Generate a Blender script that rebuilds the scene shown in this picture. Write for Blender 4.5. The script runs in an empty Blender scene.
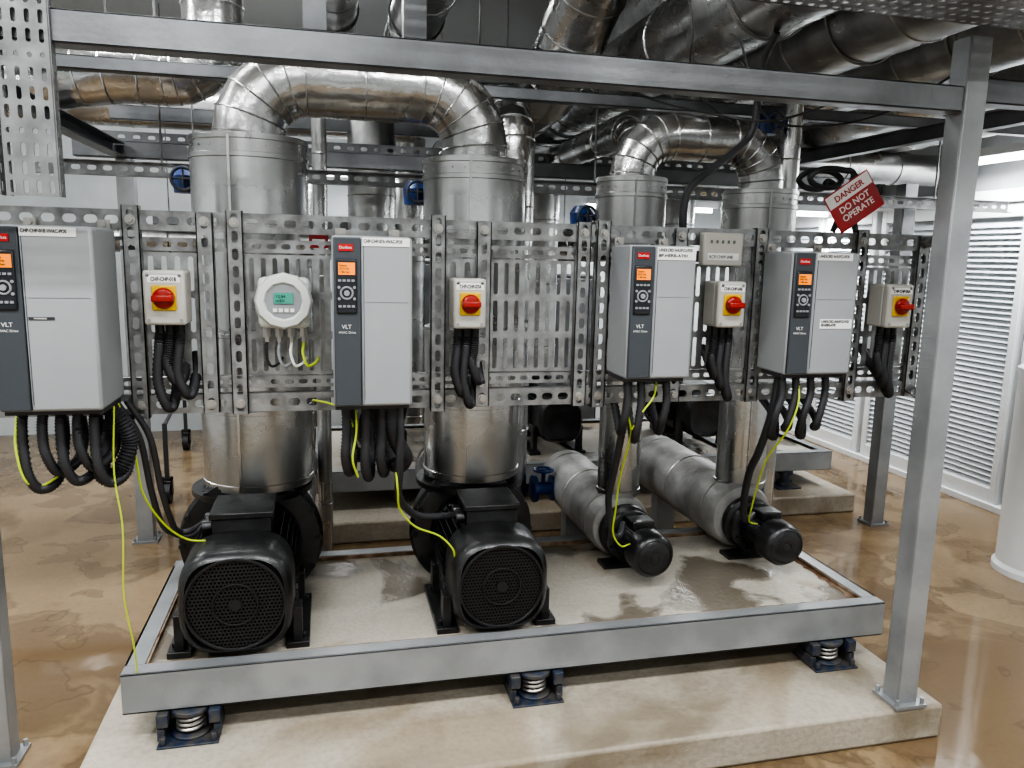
import bpy, bmesh, math, random
from mathutils import Vector, Matrix
random.seed(4)
scene=bpy.context.scene
COL=scene.collection
CAMH=1.55
# ---------------------------------------------------------------- materials
MATS={}
def mat(name,c1,rough=.5,metal=0.0,c2=None,scale=8.0,lo=.4,hi=.6,bump=0.0,bscale=40.0,r2=None,emit=0.0,coat=0.0,detail=6):
    if name in MATS: return MATS[name]
    m=bpy.data.materials.new(name); m.use_nodes=True
    nt=m.node_tree; N=nt.nodes; L=nt.links
    b=N['Principled BSDF']
    b.inputs['Base Color'].default_value=(*c1,1); b.inputs['Roughness'].default_value=rough
    b.inputs['Metallic'].default_value=metal
    if coat: b.inputs['Coat Weight'].default_value=coat
    if emit:
        b.inputs['Emission Color'].default_value=(*c1,1); b.inputs['Emission Strength'].default_value=emit
    tc=N.new('ShaderNodeTexCoord')
    if c2 is not None:
        n=N.new('ShaderNodeTexNoise'); n.inputs['Scale'].default_value=scale; n.inputs['Detail'].default_value=detail
        L.new(tc.outputs['Object'],n.inputs['Vector'])
        r=N.new('ShaderNodeMapRange'); r.inputs['From Min'].default_value=lo; r.inputs['From Max'].default_value=hi
        L.new(n.outputs['Fac'],r.inputs['Value'])
        mx=N.new('ShaderNodeMix'); mx.data_type='RGBA'
        mx.inputs[6].default_value=(*c1,1); mx.inputs[7].default_value=(*c2,1)
        L.new(r.outputs['Result'],mx.inputs[0]); L.new(mx.outputs[2],b.inputs['Base Color'])
        if r2 is not None:
            q=N.new('ShaderNodeMapRange'); q.inputs['To Min'].default_value=rough; q.inputs['To Max'].default_value=r2
            L.new(r.outputs['Result'],q.inputs['Value']); L.new(q.outputs['Result'],b.inputs['Roughness'])
    if bump:
        n2=N.new('ShaderNodeTexNoise'); n2.inputs['Scale'].default_value=bscale; n2.inputs['Detail'].default_value=4
        L.new(tc.outputs['Object'],n2.inputs['Vector'])
        bp=N.new('ShaderNodeBump'); bp.inputs['Strength'].default_value=bump; bp.inputs['Distance'].default_value=.02
        L.new(n2.outputs['Fac'],bp.inputs['Height']); L.new(bp.outputs['Normal'],b.inputs['Normal'])
    MATS[name]=m; return m
M_wall=mat('wall_paint',(.58,.61,.62),.6,c2=(.50,.53,.54),scale=2)
M_ceil=mat('ceiling_paint',(.44,.45,.45),.8)
M_foil=mat('insulation_cladding',(.54,.54,.53),.22,.97,c2=(.36,.36,.352),scale=3.0,bump=.10,bscale=8,r2=.36)
M_foil2=mat('dented_cladding',(.56,.56,.55),.20,.97,c2=(.38,.38,.372),scale=5,bump=.24,bscale=14,r2=.32)
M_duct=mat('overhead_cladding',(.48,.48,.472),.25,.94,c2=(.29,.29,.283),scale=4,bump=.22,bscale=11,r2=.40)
M_jack=mat('grey_jacket',(.42,.415,.40),.46,.35,c2=(.30,.295,.28),scale=7,bump=.5,bscale=12)
M_galv=mat('galvanised_steel',(.37,.375,.37),.38,.78,c2=(.19,.19,.19),scale=18,lo=.35,hi=.68,bump=.06,r2=.54)
M_galvd=mat('dull_galvanised_steel',(.25,.255,.255),.5,.65,c2=(.14,.14,.14),scale=14,lo=.35,hi=.68,bump=.05,r2=.62)
M_paint=mat('grey_painted_steel',(.32,.33,.335),.34,.3,c2=(.24,.25,.255),scale=4,bump=.04,bscale=60)
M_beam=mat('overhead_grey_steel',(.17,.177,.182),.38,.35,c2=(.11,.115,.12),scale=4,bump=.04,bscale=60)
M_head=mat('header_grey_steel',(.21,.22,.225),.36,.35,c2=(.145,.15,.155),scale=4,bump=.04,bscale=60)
M_black=mat('black_enamel',(.010,.010,.011),.34,0,c2=(.025,.025,.025),scale=12,bump=.08,bscale=50,coat=.1)
M_blk2=mat('black_plastic',(.016,.016,.017),.45)
M_hole=mat('recess_shade_black',(.002,.002,.002),.8)  # near-black colour standing in for shade behind the fan grilles
M_rub=mat('black_conduit',(.032,.032,.035),.5)
M_drive=mat('drive_grey',(.29,.302,.31),.45,c2=(.265,.278,.287),scale=3)
M_drived=mat('drive_dark',(.055,.062,.070),.4)
M_key=mat('keypad_dark',(.02,.022,.025),.3)
M_btn=mat('button_grey',(.25,.26,.27),.4)
M_orange=mat('orange_display',(.9,.25,.02),.3,emit=.5)
M_red=mat('logo_red',(.42,.012,.012),.35)
M_tag=mat('faded_tag_red',(.33,.022,.022),.45,c2=(.25,.03,.03),scale=20)
M_tagw=mat('faded_tag_white',(.58,.56,.54),.5)
M_white=mat('label_white',(.72,.72,.70),.5)
M_ink=mat('ink',(.01,.01,.01),.6)
M_cream=mat('isolator_cream',(.44,.43,.39),.4)
M_yel=mat('yellow_plate',(.60,.37,.012),.4)
M_knob=mat('red_knob',(.30,.014,.008),.3)
M_trans=mat('transmitter_white',(.54,.56,.53),.38)
M_lcd=mat('green_lcd',(.06,.27,.20),.25,emit=.15)
M_wire=mat('yellow_green_wire',(.46,.58,.04),.4)
M_blue=mat('blue_enamel',(.012,.045,.17),.35,c2=(.01,.02,.07),scale=20)
M_spring=mat('spring_steel',(.45,.43,.40),.35,.8)
M_navy=mat('dark_blue_housing',(.02,.032,.06),.45,c2=(.07,.065,.06),scale=25)
M_louv=mat('white_aluminium',(.76,.78,.79),.35)
M_slat=mat('louvre_pale_blue_grey',(.66,.70,.73),.4)
M_lamp=mat('lamp_tube',(1,1,1),.3,emit=10)
M_dark=mat('dark_steel',(.05,.05,.055),.5,.3)
M_rust=mat('rusty_edge',(.12,.062,.03),.75,c2=(.27,.20,.14),scale=14,bump=.3)
def layered(name,dry1,dry2,wet,stain,sc,plo,phi,rd,rw,ed=.02,bump=.1,bs=30,dist=.35,det=4,grit=0.0,stain_lo=.60,ering=.6,small=0.0):
    m=bpy.data.materials.new(name); m.use_nodes=True
    nt=m.node_tree; N=nt.nodes; L=nt.links; b=N['Principled BSDF']
    tc=N.new('ShaderNodeTexCoord')
    def noise(s,d,dist=0,off=0):
        mp=N.new('ShaderNodeMapping'); mp.inputs['Location'].default_value=(off,off*.7,off*.3)
        L.new(tc.outputs['Object'],mp.inputs['Vector'])
        n=N.new('ShaderNodeTexNoise'); n.inputs['Scale'].default_value=s; n.inputs['Detail'].default_value=d
        n.inputs['Distortion'].default_value=dist
        L.new(mp.outputs['Vector'],n.inputs['Vector']); return n.outputs['Fac']
    def mr(v,a,c,x=0,y=1):
        r=N.new('ShaderNodeMapRange'); r.inputs['From Min'].default_value=a; r.inputs['From Max'].default_value=c
        r.inputs['To Min'].default_value=x; r.inputs['To Max'].default_value=y; L.new(v,r.inputs['Value']); return r.outputs['Result']
    def mix(f,c1,c2):
        mx=N.new('ShaderNodeMix'); mx.data_type='RGBA'
        for i,c in ((6,c1),(7,c2)):
            if isinstance(c,tuple): mx.inputs[i].default_value=(*c,1)
            else: L.new(c,mx.inputs[i])
        L.new(f,mx.inputs[0]); return mx.outputs[2]
    def rim(pn,lo,w):
        e1=mr(pn,lo-w,lo); e2=mr(pn,lo+.006,lo+.006+w)
        g=N.new('ShaderNodeMath'); g.operation='SUBTRACT'; L.new(e1,g.inputs[0]); L.new(e2,g.inputs[1]); return g.outputs[0]
    c=mix(mr(noise(sc*.7,6,0,3),.35,.65),dry1,dry2)
    c=mix(mr(noise(sc*1.3,7,.6,9),stain_lo,stain_lo+.1,0,.75),c,stain)
    pn=noise(sc,det,dist)
    c=mix(mr(pn,plo,phi,0,.9),c,wet)
    c=mix(mr(rim(pn,plo,ed),0,1,0,ering),c,tuple(v*.6 for v in wet))
    if small:
        p2=noise(sc*2.6,3.5,.3,13)
        c=mix(mr(p2,.60,.635,0,small),c,wet)
        c=mix(mr(rim(p2,.60,ed*.9),0,1,0,ering),c,tuple(v*.6 for v in wet))
    if grit:
        c=mix(mr(noise(sc*40,3,0,5),.42,.7,0,grit),c,tuple(v*.45 for v in dry2))
    L.new(c,b.inputs['Base Color'])
    L.new(mr(pn,plo-.03,phi,rd,rw),b.inputs['Roughness'])
    bp=N.new('ShaderNodeBump'); bp.inputs['Strength'].default_value=bump; bp.inputs['Distance'].default_value=.02
    L.new(noise(bs,5),bp.inputs['Height']); L.new(bp.outputs['Normal'],b.inputs['Normal'])
    return m
M_floor=layered('wet_epoxy_floor',(.295,.215,.128),(.215,.150,.085),(.150,.102,.058),(.150,.098,.052),1.35,.52,.565,.18,.06,.016,.04,7,.45,6,.14,.56,.45,.6)
M_conc=layered('plinth_concrete',(.43,.39,.32),(.34,.30,.24),(.20,.165,.115),(.27,.215,.145),1.3,.54,.64,.66,.36,.02,.16,60,.5,7,.25,.53,.15)
M_conc2=layered('pad_concrete',(.46,.43,.37),(.37,.34,.285),(.14,.12,.09),(.27,.20,.13),2.1,.575,.60,.58,.20,.015,.12,40,.4,5.5,.25,.57,.5)
# ---------------------------------------------------------------- mesh builder
def frames(pts):
    n=len(pts); T=[]
    for i in range(n):
        a=pts[max(i-1,0)]; b=pts[min(i+1,n-1)]
        T.append((b-a).normalized())
    ref=Vector((0,0,1)) if abs(T[0].z)<.9 else Vector((1,0,0))
    u=T[0].cross(ref).normalized(); out=[]
    for i in range(n):
        if i:
            u=(u-T[i]*u.dot(T[i])).normalized()
        out.append((T[i],u,T[i].cross(u)))
    return out
def smooth(pts,k=8):
    P=[Vector(p) for p in pts]
    if len(P)<3:
        return [P[0].lerp(P[-1],i/k) for i in range(k+1)]
    P=[P[0]*2-P[1]]+P+[P[-1]*2-P[-2]]; out=[]
    for i in range(1,len(P)-2):
        for j in range(k):
            t=j/k; a,b,c,d=P[i-1:i+3]
            out.append(.5*((2*b)+(c-a)*t+(2*a-5*b+4*c-d)*t*t+(3*b-a-3*c+d)*t**3))
    out.append(P[-2]); return out
def arc(c,r,a0,a1,n,plane='xz'):
    out=[]
    for i in range(n+1):
        a=a0+(a1-a0)*i/n
        p=Vector(c)
        if plane=='xz': p+=Vector((r*math.cos(a),0,r*math.sin(a)))
        elif plane=='yz': p+=Vector((0,r*math.cos(a),r*math.sin(a)))
        else: p+=Vector((r*math.cos(a),r*math.sin(a),0))
        out.append(p)
    return out
class MB:
    def __init__(s): s.bm=bmesh.new(); s.mi=0
    def f(s,vs):
        try:
            fc=s.bm.faces.new(vs); fc.material_index=s.mi
        except ValueError: pass
    def box(s,x0,x1,y0,y1,z0,z1):
        v=[s.bm.verts.new(p) for p in ((x0,y0,z0),(x1,y0,z0),(x1,y1,z0),(x0,y1,z0),(x0,y0,z1),(x1,y0,z1),(x1,y1,z1),(x0,y1,z1))]
        for q in ((0,3,2,1),(4,5,6,7),(0,1,5,4),(1,2,6,5),(2,3,7,6),(3,0,4,7)): s.f([v[i] for i in q])
        return s
    def rings(s,rs,caps=True):
        R=[[s.bm.verts.new(p) for p in r] for r in rs]; n=len(R[0])
        for a,b in zip(R,R[1:]):
            for i in range(n): s.f([a[i],a[(i+1)%n],b[(i+1)%n],b[i]])
        if caps: s.f(list(reversed(R[0]))); s.f(R[-1])
        return s
    def tube(s,pts,r,n=12,caps=True):
        pts=[Vector(p) for p in pts]; fr=frames(pts); rs=[]
        for i,(p,(t,u,w)) in enumerate(zip(pts,fr)):
            rr=r(i) if callable(r) else r
            rs.append([p+u*(rr*math.cos(a))+w*(rr*math.sin(a)) for a in [2*math.pi*k/n for k in range(n)]])
        return s.rings(rs,caps)
    def cyl(s,p0,p1,r,n=32,r1=None): 
        r1=r if r1 is None else r1
        return s.tube([p0,p1],lambda i:[r,r1][i],n)
    def lathe(s,p,ax,prof,n=40,caps=True,sq=2.0):
        p=Vector(p); ax=Vector(ax).normalized(); ref=Vector((0,0,1)) if abs(ax.z)<.9 else Vector((1,0,0))
        u=ax.cross(ref).normalized(); w=ax.cross(u)
        def k_(a):
            c,s_=abs(math.cos(a)),abs(math.sin(a)); return 1/((c**sq+s_**sq)**(1/sq))
        return s.rings([[p+ax*d+u*(r*k_(a)*math.cos(a))+w*(r*k_(a)*math.sin(a)) for a in [2*math.pi*k/n for k in range(n)]] for d,r in prof],caps)
    def ring(s,c,ax,R,r,n=40,m=8):
        c=Vector(c); ax=Vector(ax).normalized(); ref=Vector((0,0,1)) if abs(ax.z)<.9 else Vector((1,0,0))
        u=ax.cross(ref).normalized(); w=ax.cross(u); V=[]
        for k in range(n):
            a=2*math.pi*k/n; d=u*math.cos(a)+w*math.sin(a)
            V.append([s.bm.verts.new(c+d*(R+r*math.cos(b))+ax*(r*math.sin(b))) for b in [2*math.pi*j/m for j in range(m)]])
        for k in range(n):
            for j in range(m):
                s.f([V[k][j],V[(k+1)%n][j],V[(k+1)%n][(j+1)%m],V[k][(j+1)%m]])
        return s
    def slots(s,o,U,V,w,h,nu,nv,fu=.3,fv=.7,th=.003,stag=False,mask=None,rim=True):
        o=Vector(o);U=Vector(U).normalized();V=Vector(V).normalized();Nn=U.cross(V)*th
        cw=w/nu;ch=h/nv;K=16 if mask is None else 8
        for i in range(nu):
            for j in range(nv):
                sh=cw*.5 if (mask and j%2) else 0
                c=o+U*(cw*(i+.5)+sh)+V*(ch*(j+.5)); A=[];B=[];C=[];D=[]
                if mask and not mask(c): continue
                ffu=fu*.42 if (stag and i%4==3) else fu
                for k in range(K):
                    a=2*math.pi*k/K; ca,sa=math.cos(a),math.sin(a); mx=max(abs(ca),abs(sa))
                    po=c+U*(ca/mx*cw/2)+V*(sa/mx*ch/2)
                    hu,hv=cw*ffu/2,ch*fv/2; rad=min(hu,hv)
                    sx=(hu-rad)*(1 if ca>1e-6 else (-1 if ca<-1e-6 else 0)); sy=(hv-rad)*(1 if sa>1e-6 else (-1 if sa<-1e-6 else 0))
                    pi=c+U*(sx+rad*ca)+V*(sy+rad*sa)
                    A.append(s.bm.verts.new(po));B.append(s.bm.verts.new(pi));C.append(s.bm.verts.new(po+Nn));D.append(s.bm.verts.new(pi+Nn))
                for k in range(K):
                    q=(k+1)%K
                    s.f([A[q],A[k],B[k],B[q]]); s.f([C[k],C[q],D[q],D[k]]); s.f([B[q],B[k],D[k],D[q]])
        if rim:
            P=[o,o+U*w,o+U*w+V*h,o+V*h]
            for k in range(4):
                a,b=P[k],P[(k+1)%4]
                s.f([s.bm.verts.new(x) for x in (a,b,b+Nn,a+Nn)])
        bmesh.ops.remove_doubles(s.bm,verts=s.bm.verts,dist=.00005)
        return s
    def obj(s,name,parent=None,mats=None,sharp=30,bevel=0,label=None,cat=None,group=None,kind=None,recalc=True,origin=None):
        bm=s.bm
        if recalc: bmesh.ops.recalc_face_normals(bm,faces=bm.faces)
        for f in bm.faces: f.smooth=True
        th=math.radians(sharp)
        for e in bm.edges:
            if len(e.link_faces)!=2 or e.calc_face_angle(0)>th: e.smooth=False
        if parent is not None: off=Vector(parent['_w'])
        elif origin is not None: off=Vector(origin)
        else:
            xs=[v.co for v in bm.verts]
            off=Vector(((min(v.x for v in xs)+max(v.x for v in xs))/2,(min(v.y for v in xs)+max(v.y for v in xs))/2,min(v.z for v in xs)))
        bmesh.ops.translate(bm,verts=bm.verts,vec=-off)
        me=bpy.data.meshes.new(name); bm.to_mesh(me); bm.free()
        o=bpy.data.objects.new(name,me); COL.objects.link(o)
        for m in (mats if isinstance(mats,(list,tuple)) else [mats]): me.materials.append(m)
        if parent is not None: o.parent=parent; o['_w']=parent['_w']
        else: o.location=off; o['_w']=list(off)
        if bevel:
            md=o.modifiers.new('Bevel','BEVEL'); md.width=bevel; md.segments=2; md.limit_method='ANGLE'; md.angle_limit=math.radians(40)
        if label: o['label']=label
        if cat: o['category']=cat
        if group: o['group']=group
        if kind: o['kind']=kind
        return o
def thing(name,label,cat,loc,group=None):
    e=bpy.data.objects.new(name,None); COL.objects.link(e); e.location=loc; e['_w']=list(loc)
    e['label']=label; e['category']=cat; e.empty_display_size=.1
    if group: e['group']=group
    return e
def text(body,parent,x,y,z,size,m,name='label_text',align='LEFT',sx=1.0,rot=0.0,bold=.0):
    cu=bpy.data.curves.new('t','FONT'); cu.body=body; cu.size=size; cu.align_x=align; cu.extrude=.0004; cu.offset=bold
    t=bpy.data.objects.new('t',cu); COL.objects.link(t)
    dg=bpy.context.evaluated_depsgraph_get(); dg.update()
    me=bpy.data.meshes.new_from_object(t.evaluated_get(dg)); bpy.data.objects.remove(t)
    R=Matrix.Translation(Vector((x,y,z))-Vector(parent['_w']))@Matrix.Rotation(-rot,4,'Y')@Matrix.Rotation(math.pi/2,4,'X')@Matrix.Scale(sx,4,(1,0,0))
    me.transform(R); me.materials.clear(); me.materials.append(m)
    o=bpy.data.objects.new(name,me); COL.objects.link(o); o.parent=parent; o['_w']=parent['_w']; return o
# ---------------------------------------------------------------- room
XL,XR,YN,YF,ZC=-4.0,4.2,-2.2,7.0,3.25
def st(name,mb,m): return mb.obj(name,None,m,kind='structure')
st('floor',MB().box(XL,XR,YN,YF,-.1,0),M_floor)
st('ceiling',MB().box(XL,XR,YN,YF,ZC,ZC+.1),M_ceil)
st('wall_back',MB().box(XL,XR,YF,YF+.1,0,ZC),M_wall)
st('wall_left',MB().box(XL-.1,XL,YN,YF,0,ZC),M_wall)
st('wall_front',MB().box(XL,XR,YN-.1,YN,0,ZC),M_wall)
st('wall_right',MB().box(XR,XR+.1,YN,YF,0,ZC),M_wall)
for i,(a,b) in enumerate(((2.70,3.24),(3.30,3.84),(3.90,4.52),(4.58,5.2),(5.26,5.88),(5.94,6.6))):
    t=thing('louvre_door','white aluminium louvred door panel in the white wall','louvre door',(XR-.03,(a+b)/2,0),'white louvred door panels')
    m=MB(); x0,x1=XR-.07,XR-.005
    m.box(x0,x1,a,a+.05,.045,1.95).box(x0,x1,b-.05,b,.045,1.95).box(x0,x1,a+.05,b-.05,.045,.14).box(x0,x1,a+.05,b-.05,1.86,1.95)
    m.obj('door_frame',t,M_louv,bevel=.004)
    m=MB(); k=0; z=.16
    while z<1.85:
        vs=[(x0+.012,z-.020),(x0+.035,z+.018),(x0+.037,z+.022),(x0+.009,z-.017)]
        m.rings([[Vector((x,y,zz)) for x,zz in vs] for y in (a+.052,b-.052)]); z+=.036
    m.obj('louvre_slats',t,M_slat)
MB().box(XR-.09,XR-.002,2.6,6.7,0,.045).obj('trim_1',None,M_louv,kind='structure',bevel=.004)
MB().box(XR-.09,XR-.002,2.6,6.7,1.95,2.03).obj('trim_2',None,M_louv,kind='structure',bevel=.004)
m=MB().lathe((3.56,3.02,0),(0,0,1),[(0,.23),(.03,.23),(.05,.215),(1.02,.215),(1.035,.222),(1.055,.222),(1.075,.19),(1.085,.10)],48)
m.obj('cylindrical_tank',None,M_louv,label='smooth white cylindrical tank standing on the wet floor',cat='tank')
# ---------------------------------------------------------------- plinths / skid
MB().box(-.70,1.96,1.94,3.25,0,.12).obj('concrete_plinth',None,M_conc,bevel=.012,label='stained pale concrete plinth under the pump base frame',cat='plinth')
sk=thing('pump_base_frame','grey painted steel channel base frame around concrete pad','base frame',(.66,2.6,.22))
def chan_x(m,x0,x1,y,z0,z1,d,s=1,t=.006):
    ys=sorted((y,y+s*t)); yd=sorted((y,y+s*d))
    m.box(x0,x1,ys[0],ys[1],z0,z1); m.box(x0,x1,yd[0],yd[1],z1-t,z1); m.box(x0,x1,yd[0],yd[1],z0,z0+t); return m
def chan_y(m,y0,y1,x,z0,z1,d,s=1,t=.006):
    a=sorted((x,x+s*t)); b=sorted((x,x+s*d))
    m.box(a[0],a[1],y0,y1,z0,z1); m.box(b[0],b[1],y0,y1,z1-t,z1); m.box(b[0],b[1],y0,y1,z0,z0+t); return m
chan_x(MB(),-.60,1.95,2.24,.215,.34,.055).obj('front_channel',sk,M_paint,bevel=.0015)
chan_x(MB(),-.60,1.95,3.10,.215,.34,.055,-1).obj('rear_channel',sk,M_paint,bevel=.0015)
chan_y(MB(),2.2955,3.0445,-.60,.215,.34,.055).obj('side_channel',sk,M_paint)
chan_y(MB(),2.2955,3.0445,1.95,.215,.34,.055,-1).obj('side_channel',sk,M_paint)
MB().box(-.592,1.942,2.248,3.092,.235,.322).obj('concrete_infill',sk,M_conc2,label='water-stained concrete infill pad')
m=MB()
def ragged(m,p,q,w,n=40):
    p=Vector(p);q=Vector(q);d=(q-p).normalized();sd=Vector((-d.y,d.x,0)); a=[];b=[]
    for i in range(n+1):
        c=p.lerp(q,i/n); a.append(c+Vector((0,0,.004))); b.append(c+sd*(w*random.uniform(.35,1.25)))
    for i in range(n): m.f([m.bm.verts.new(v) for v in (a[i],a[i+1],b[i+1],b[i])])
m.box(-.54,1.89,2.296,2.302,.322,.337).box(-.54,1.89,3.038,3.044,.322,.337).box(-.544,-.538,2.304,3.036,.322,.337).box(1.888,1.894,2.304,3.036,.322,.337)
ragged(m,(-.53,2.302,.3235),(1.88,2.302,.3235),.024,90); ragged(m,(1.887,2.31,.3235),(1.887,3.03,.3235),.022)
m.obj('rusty_angle_edge',sk,M_rust,label='rusty steel edging around the pad')
def spring_mount(x,y,grp):
    t=thing('spring_isolator','dark blue spring vibration mount under steel frame','vibration mount',(x,y,.12),grp)
    MB().box(x-.085,x+.085,y-.075,y+.075,.12,.127).obj('base_plate',t,M_navy,bevel=.002)
    m=MB()
    for sx in (-1,1):
        m.box(x+sx*.078-.010,x+sx*.078+.010,y-.045,y+.045,.127,.165)
        m.cyl((x+sx*.07,y-.06,.127),(x+sx*.07,y-.06,.15),.009,8)
        m.box(x+sx*.072-.016,x+sx*.072+.016,y-.05,y+.05,.172,.213)
    m.lathe((x,y,.127),(0,0,1),[(0,.056),(.008,.056),(.010,.050)],28)
    m.lathe((x,y,.196),(0,0,1),[(0,.050),(.004,.056),(.016,.056),(.017,.05)],28)
    m.obj('housing',t,M_navy,bevel=.002)
    n=3.6
    pts=[Vector((x+.038*math.cos(a),y+.038*math.sin(a),.139+.056*a/(2*math.pi*n))) for a in [i*2*math.pi/18 for i in range(int(18*n)+1)]]
    MB().tube(pts,.0052,8).obj('coil_spring',t,M_spring)
    MB().cyl((x,y,.13),(x,y,.2),.012,10).obj('core_bolt',t,M_dark)
for x,y in ((-.42,2.27),(.64,2.27),(1.74,2.27),(-.42,3.05),(1.74,3.05)):
    spring_mount(x,y,'spring mounts under the base frame')
# ---------------------------------------------------------------- big pumps
def big_pump(x,yf,z,zb,grp,lab,R=.165,detail=True):
    t=thing('centrifugal_pump',lab,'pump',(x,yf+.4,zb),grp)
    SQ=3.1; Rc=R*.93
    m=MB(); m.lathe((x,yf,z),(0,1,0),[(.03,R*.3),(.026,R*.55),(.020,R*.76),(.0,R*.80),(.006,Rc*.91),(.022,Rc*.98),(.045,Rc),(.185,Rc),(.19,Rc*.985),(.19,Rc*.93)],64,True,SQ)
    m.obj('fan_cowl',t,M_black,sharp=40)
    if detail:
        RG=R*.80; c0=Vector((x,yf+.004,z))
        m=MB(); m.slots((x-RG,yf+.006,z-RG),(1,0,0),(0,0,1),RG*2,RG*2,26,26,.72,.72,-.002,mask=lambda c:(c-c0).length<RG,rim=False)
        m.ring((x,yf+.002,z),(0,1,0),RG,.005,48,6); m.ring((x,yf+.003,z),(0,1,0),RG*.45,.003,48,6); m.cyl((x,yf-.001,z),(x,yf+.006,z),.018,20)
        m.obj('fan_grille',t,M_blk2)
        MB().cyl((x,yf+.012,z),(x,yf+.016,z),RG*.98,40).obj('fan_shade_disc',t,M_hole)  # black disc paints the shade inside the cowl, not a real hollow
    m=MB(); rb=R*.80
    m.cyl((x,yf+.18,z),(x,yf+.50,z),rb,40)
    for k in range(44):
        a=2*math.pi*k/44; c,s_=math.cos(a),math.sin(a); 
        if s_>.80: continue
        d=Vector((c,0,s_)); p=Vector((-s_,0,c))*.0025
        r0,r1=rb-.004,R*.98/((abs(c)**SQ+abs(s_)**SQ)**(1/SQ))**.6
        P=[Vector((x,0,z))+d*r0-p,Vector((x,0,z))+d*r1-p*.6,Vector((x,0,z))+d*r1+p*.6,Vector((x,0,z))+d*r0+p]
        m.rings([[q+Vector((0,yy,0)) for q in P] for yy in (yf+.19,yf+.46)])
    m.lathe((x,yf+.455,z),(0,1,0),[(0,R*.96),(.03,R*1.0),(.05,R*1.0),(.06,R*.8)],40)
    m.obj('motor_body',t,M_black,sharp=35)
    m=MB(); m.box(x-.085,x+.095,yf+.19,yf+.38,z+R*.78,z+R*1.14); m.box(x-.092,x+.102,yf+.183,yf+.387,z+R*1.14,z+R*1.26)
    m.cyl((x-.085,yf+.23,z+R*.96),(x-.12,yf+.23,z+R*.96),.022,12); m.cyl((x-.085,yf+.30,z+R*.96),(x-.12,yf+.30,z+R*.96),.022,12)
    m.obj('terminal_box',t,M_black,bevel=.004)
    for sx in (-1,1):
        m=MB(); xa=x+sx*R*.98
        m.box(xa-.035,xa+.035,yf+.06,yf+.42,zb,zb+.02)
        for yy in (yf+.10,yf+.37):
            m.box(xa-.014,xa+.014,yy-.03,yy+.03,zb+.02,z-R*.30)
            m.cyl((xa+sx*.018,yy,zb+.02),(xa+sx*.018,yy,zb+.035),.009,6)
        m.box(xa-sx*.03-.025,xa-sx*.03+.025,yf+.20,yf+.40,z-R*.75,z-R*.45)
        m.obj('motor_foot',t,M_black,bevel=.002)
    V=1.18
    m=MB(); m.lathe((x,yf+.5,z),(0,1,0),[(0,R*.7),(.02,R*1.15*V),(.05,R*1.15*V),(.06,R*1.2*V),(.08,R*1.2*V),(.08,R*1.1*V),(.11,R*1.12*V),(.19,R*1.1*V),(.22,R*.9)],44)
    for k in range(14):
        a=2*math.pi*k/14
        m.cyl((x+R*1.12*V*math.cos(a),yf+.515,z+R*1.12*V*math.sin(a)),(x+R*1.12*V*math.cos(a),yf+.55,z+R*1.12*V*math.sin(a)),.012,6)
    m.box(x-.09,x+.09,yf+.56,yf+.70,zb,z-.1)
    m.obj('volute_casing',t,M_black,sharp=35)
    m=MB(); m.cyl((x,yf+.65,z+.12),(x,yf+.65,z+.185),R*.75,32); m.lathe((x,yf+.65,z+.166),(0,0,1),[(0,R*.7),(0,R*1.2),(.02,R*1.2),(.02,R*.7)],36)
    m.obj('discharge_flange',t,M_black)
    return t
big_pump(-.285,2.28,.508,.322,'large base-mounted pumps','black pump set with round finned motor below silver riser',R=.178)
big_pump(.530,2.28,.499,.322,'large base-mounted pumps','black pump set with round finned motor beside smaller pumps',R=.170)
# ---------------------------------------------------------------- small pumps
def small_pump(x,zb,z,grp,lab,y0=2.51):
    t=thing('inline_pump',lab,'pump',(x,2.9,zb),grp); R=.084
    m=MB(); m.lathe((x,y0,z),(0,1,0),[(.0,R*.35),(.002,R*.62),(.012,R*.85),(.03,R),(.10,R*1.02),(.105,R*.96)],40)
    m.obj('fan_cowl',t,M_black,sharp=35)
    m=MB()
    for k in range(5): m.ring((x,y0-.001+.0025*k*.8,z),(0,1,0),R*(.2+.15*k),.0018,30,5)
    m.obj('fan_grille',t,M_blk2)
    m=MB(); m.cyl((x,y0+.09,z),(x,y0+.24,z),R*.9,32)
    for k in range(28):
        a=2*math.pi*k/28; c,s_=math.cos(a),math.sin(a); d=Vector((c,0,s_)); p=Vector((-s_,0,c))*.002; o=Vector((x,0,z))
        P=[o+d*R*.88-p,o+d*R*1.0-p*.6,o+d*R*1.0+p*.6,o+d*R*.88+p]
        m.rings([[q+Vector((0,yy,0)) for q in P] for yy in (y0+.11,y0+.23)])
    m.obj('motor_body',t,M_black,sharp=35)
    MB().box(x-.045,x+.045,y0+.12,y0+.20,z+R*.8,z+R*1.22).obj('terminal_box',t,M_black,bevel=.005)
    m=MB(); m.lathe((x,y0+.22,z),(0,1,0),[(0,R*.9),(.01,R*1.25),(.03,R*1.25),(.035,R*1.05),(.06,R*1.1),(.07,R*1.3),(.085,R*1.35),(.10,R*1.3),(.11,R*1.0)],36)
    for k in range(8):
        a=2*math.pi*(k+.5)/8
        m.cyl((x+R*1.12*math.cos(a),y0+.212,z+R*1.12*math.sin(a)),(x+R*1.12*math.cos(a),y0+.26,z+R*1.12*math.sin(a)),.007,6)
    m.box(x-.11,x+.11,y0+.24,y0+.32,zb,zb+.015); m.box(x-.04,x+.04,y0+.25,y0+.31,zb+.01,z-.05)
    m.obj('pump_casing',t,M_black,sharp=35)
small_pump(1.165,.322,.455,'small inline pumps','small black pump with domed motor end beneath thin riser')
small_pump(1.715,.322,.46,'small inline pumps','small black pump with domed motor end near frame edge')
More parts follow.
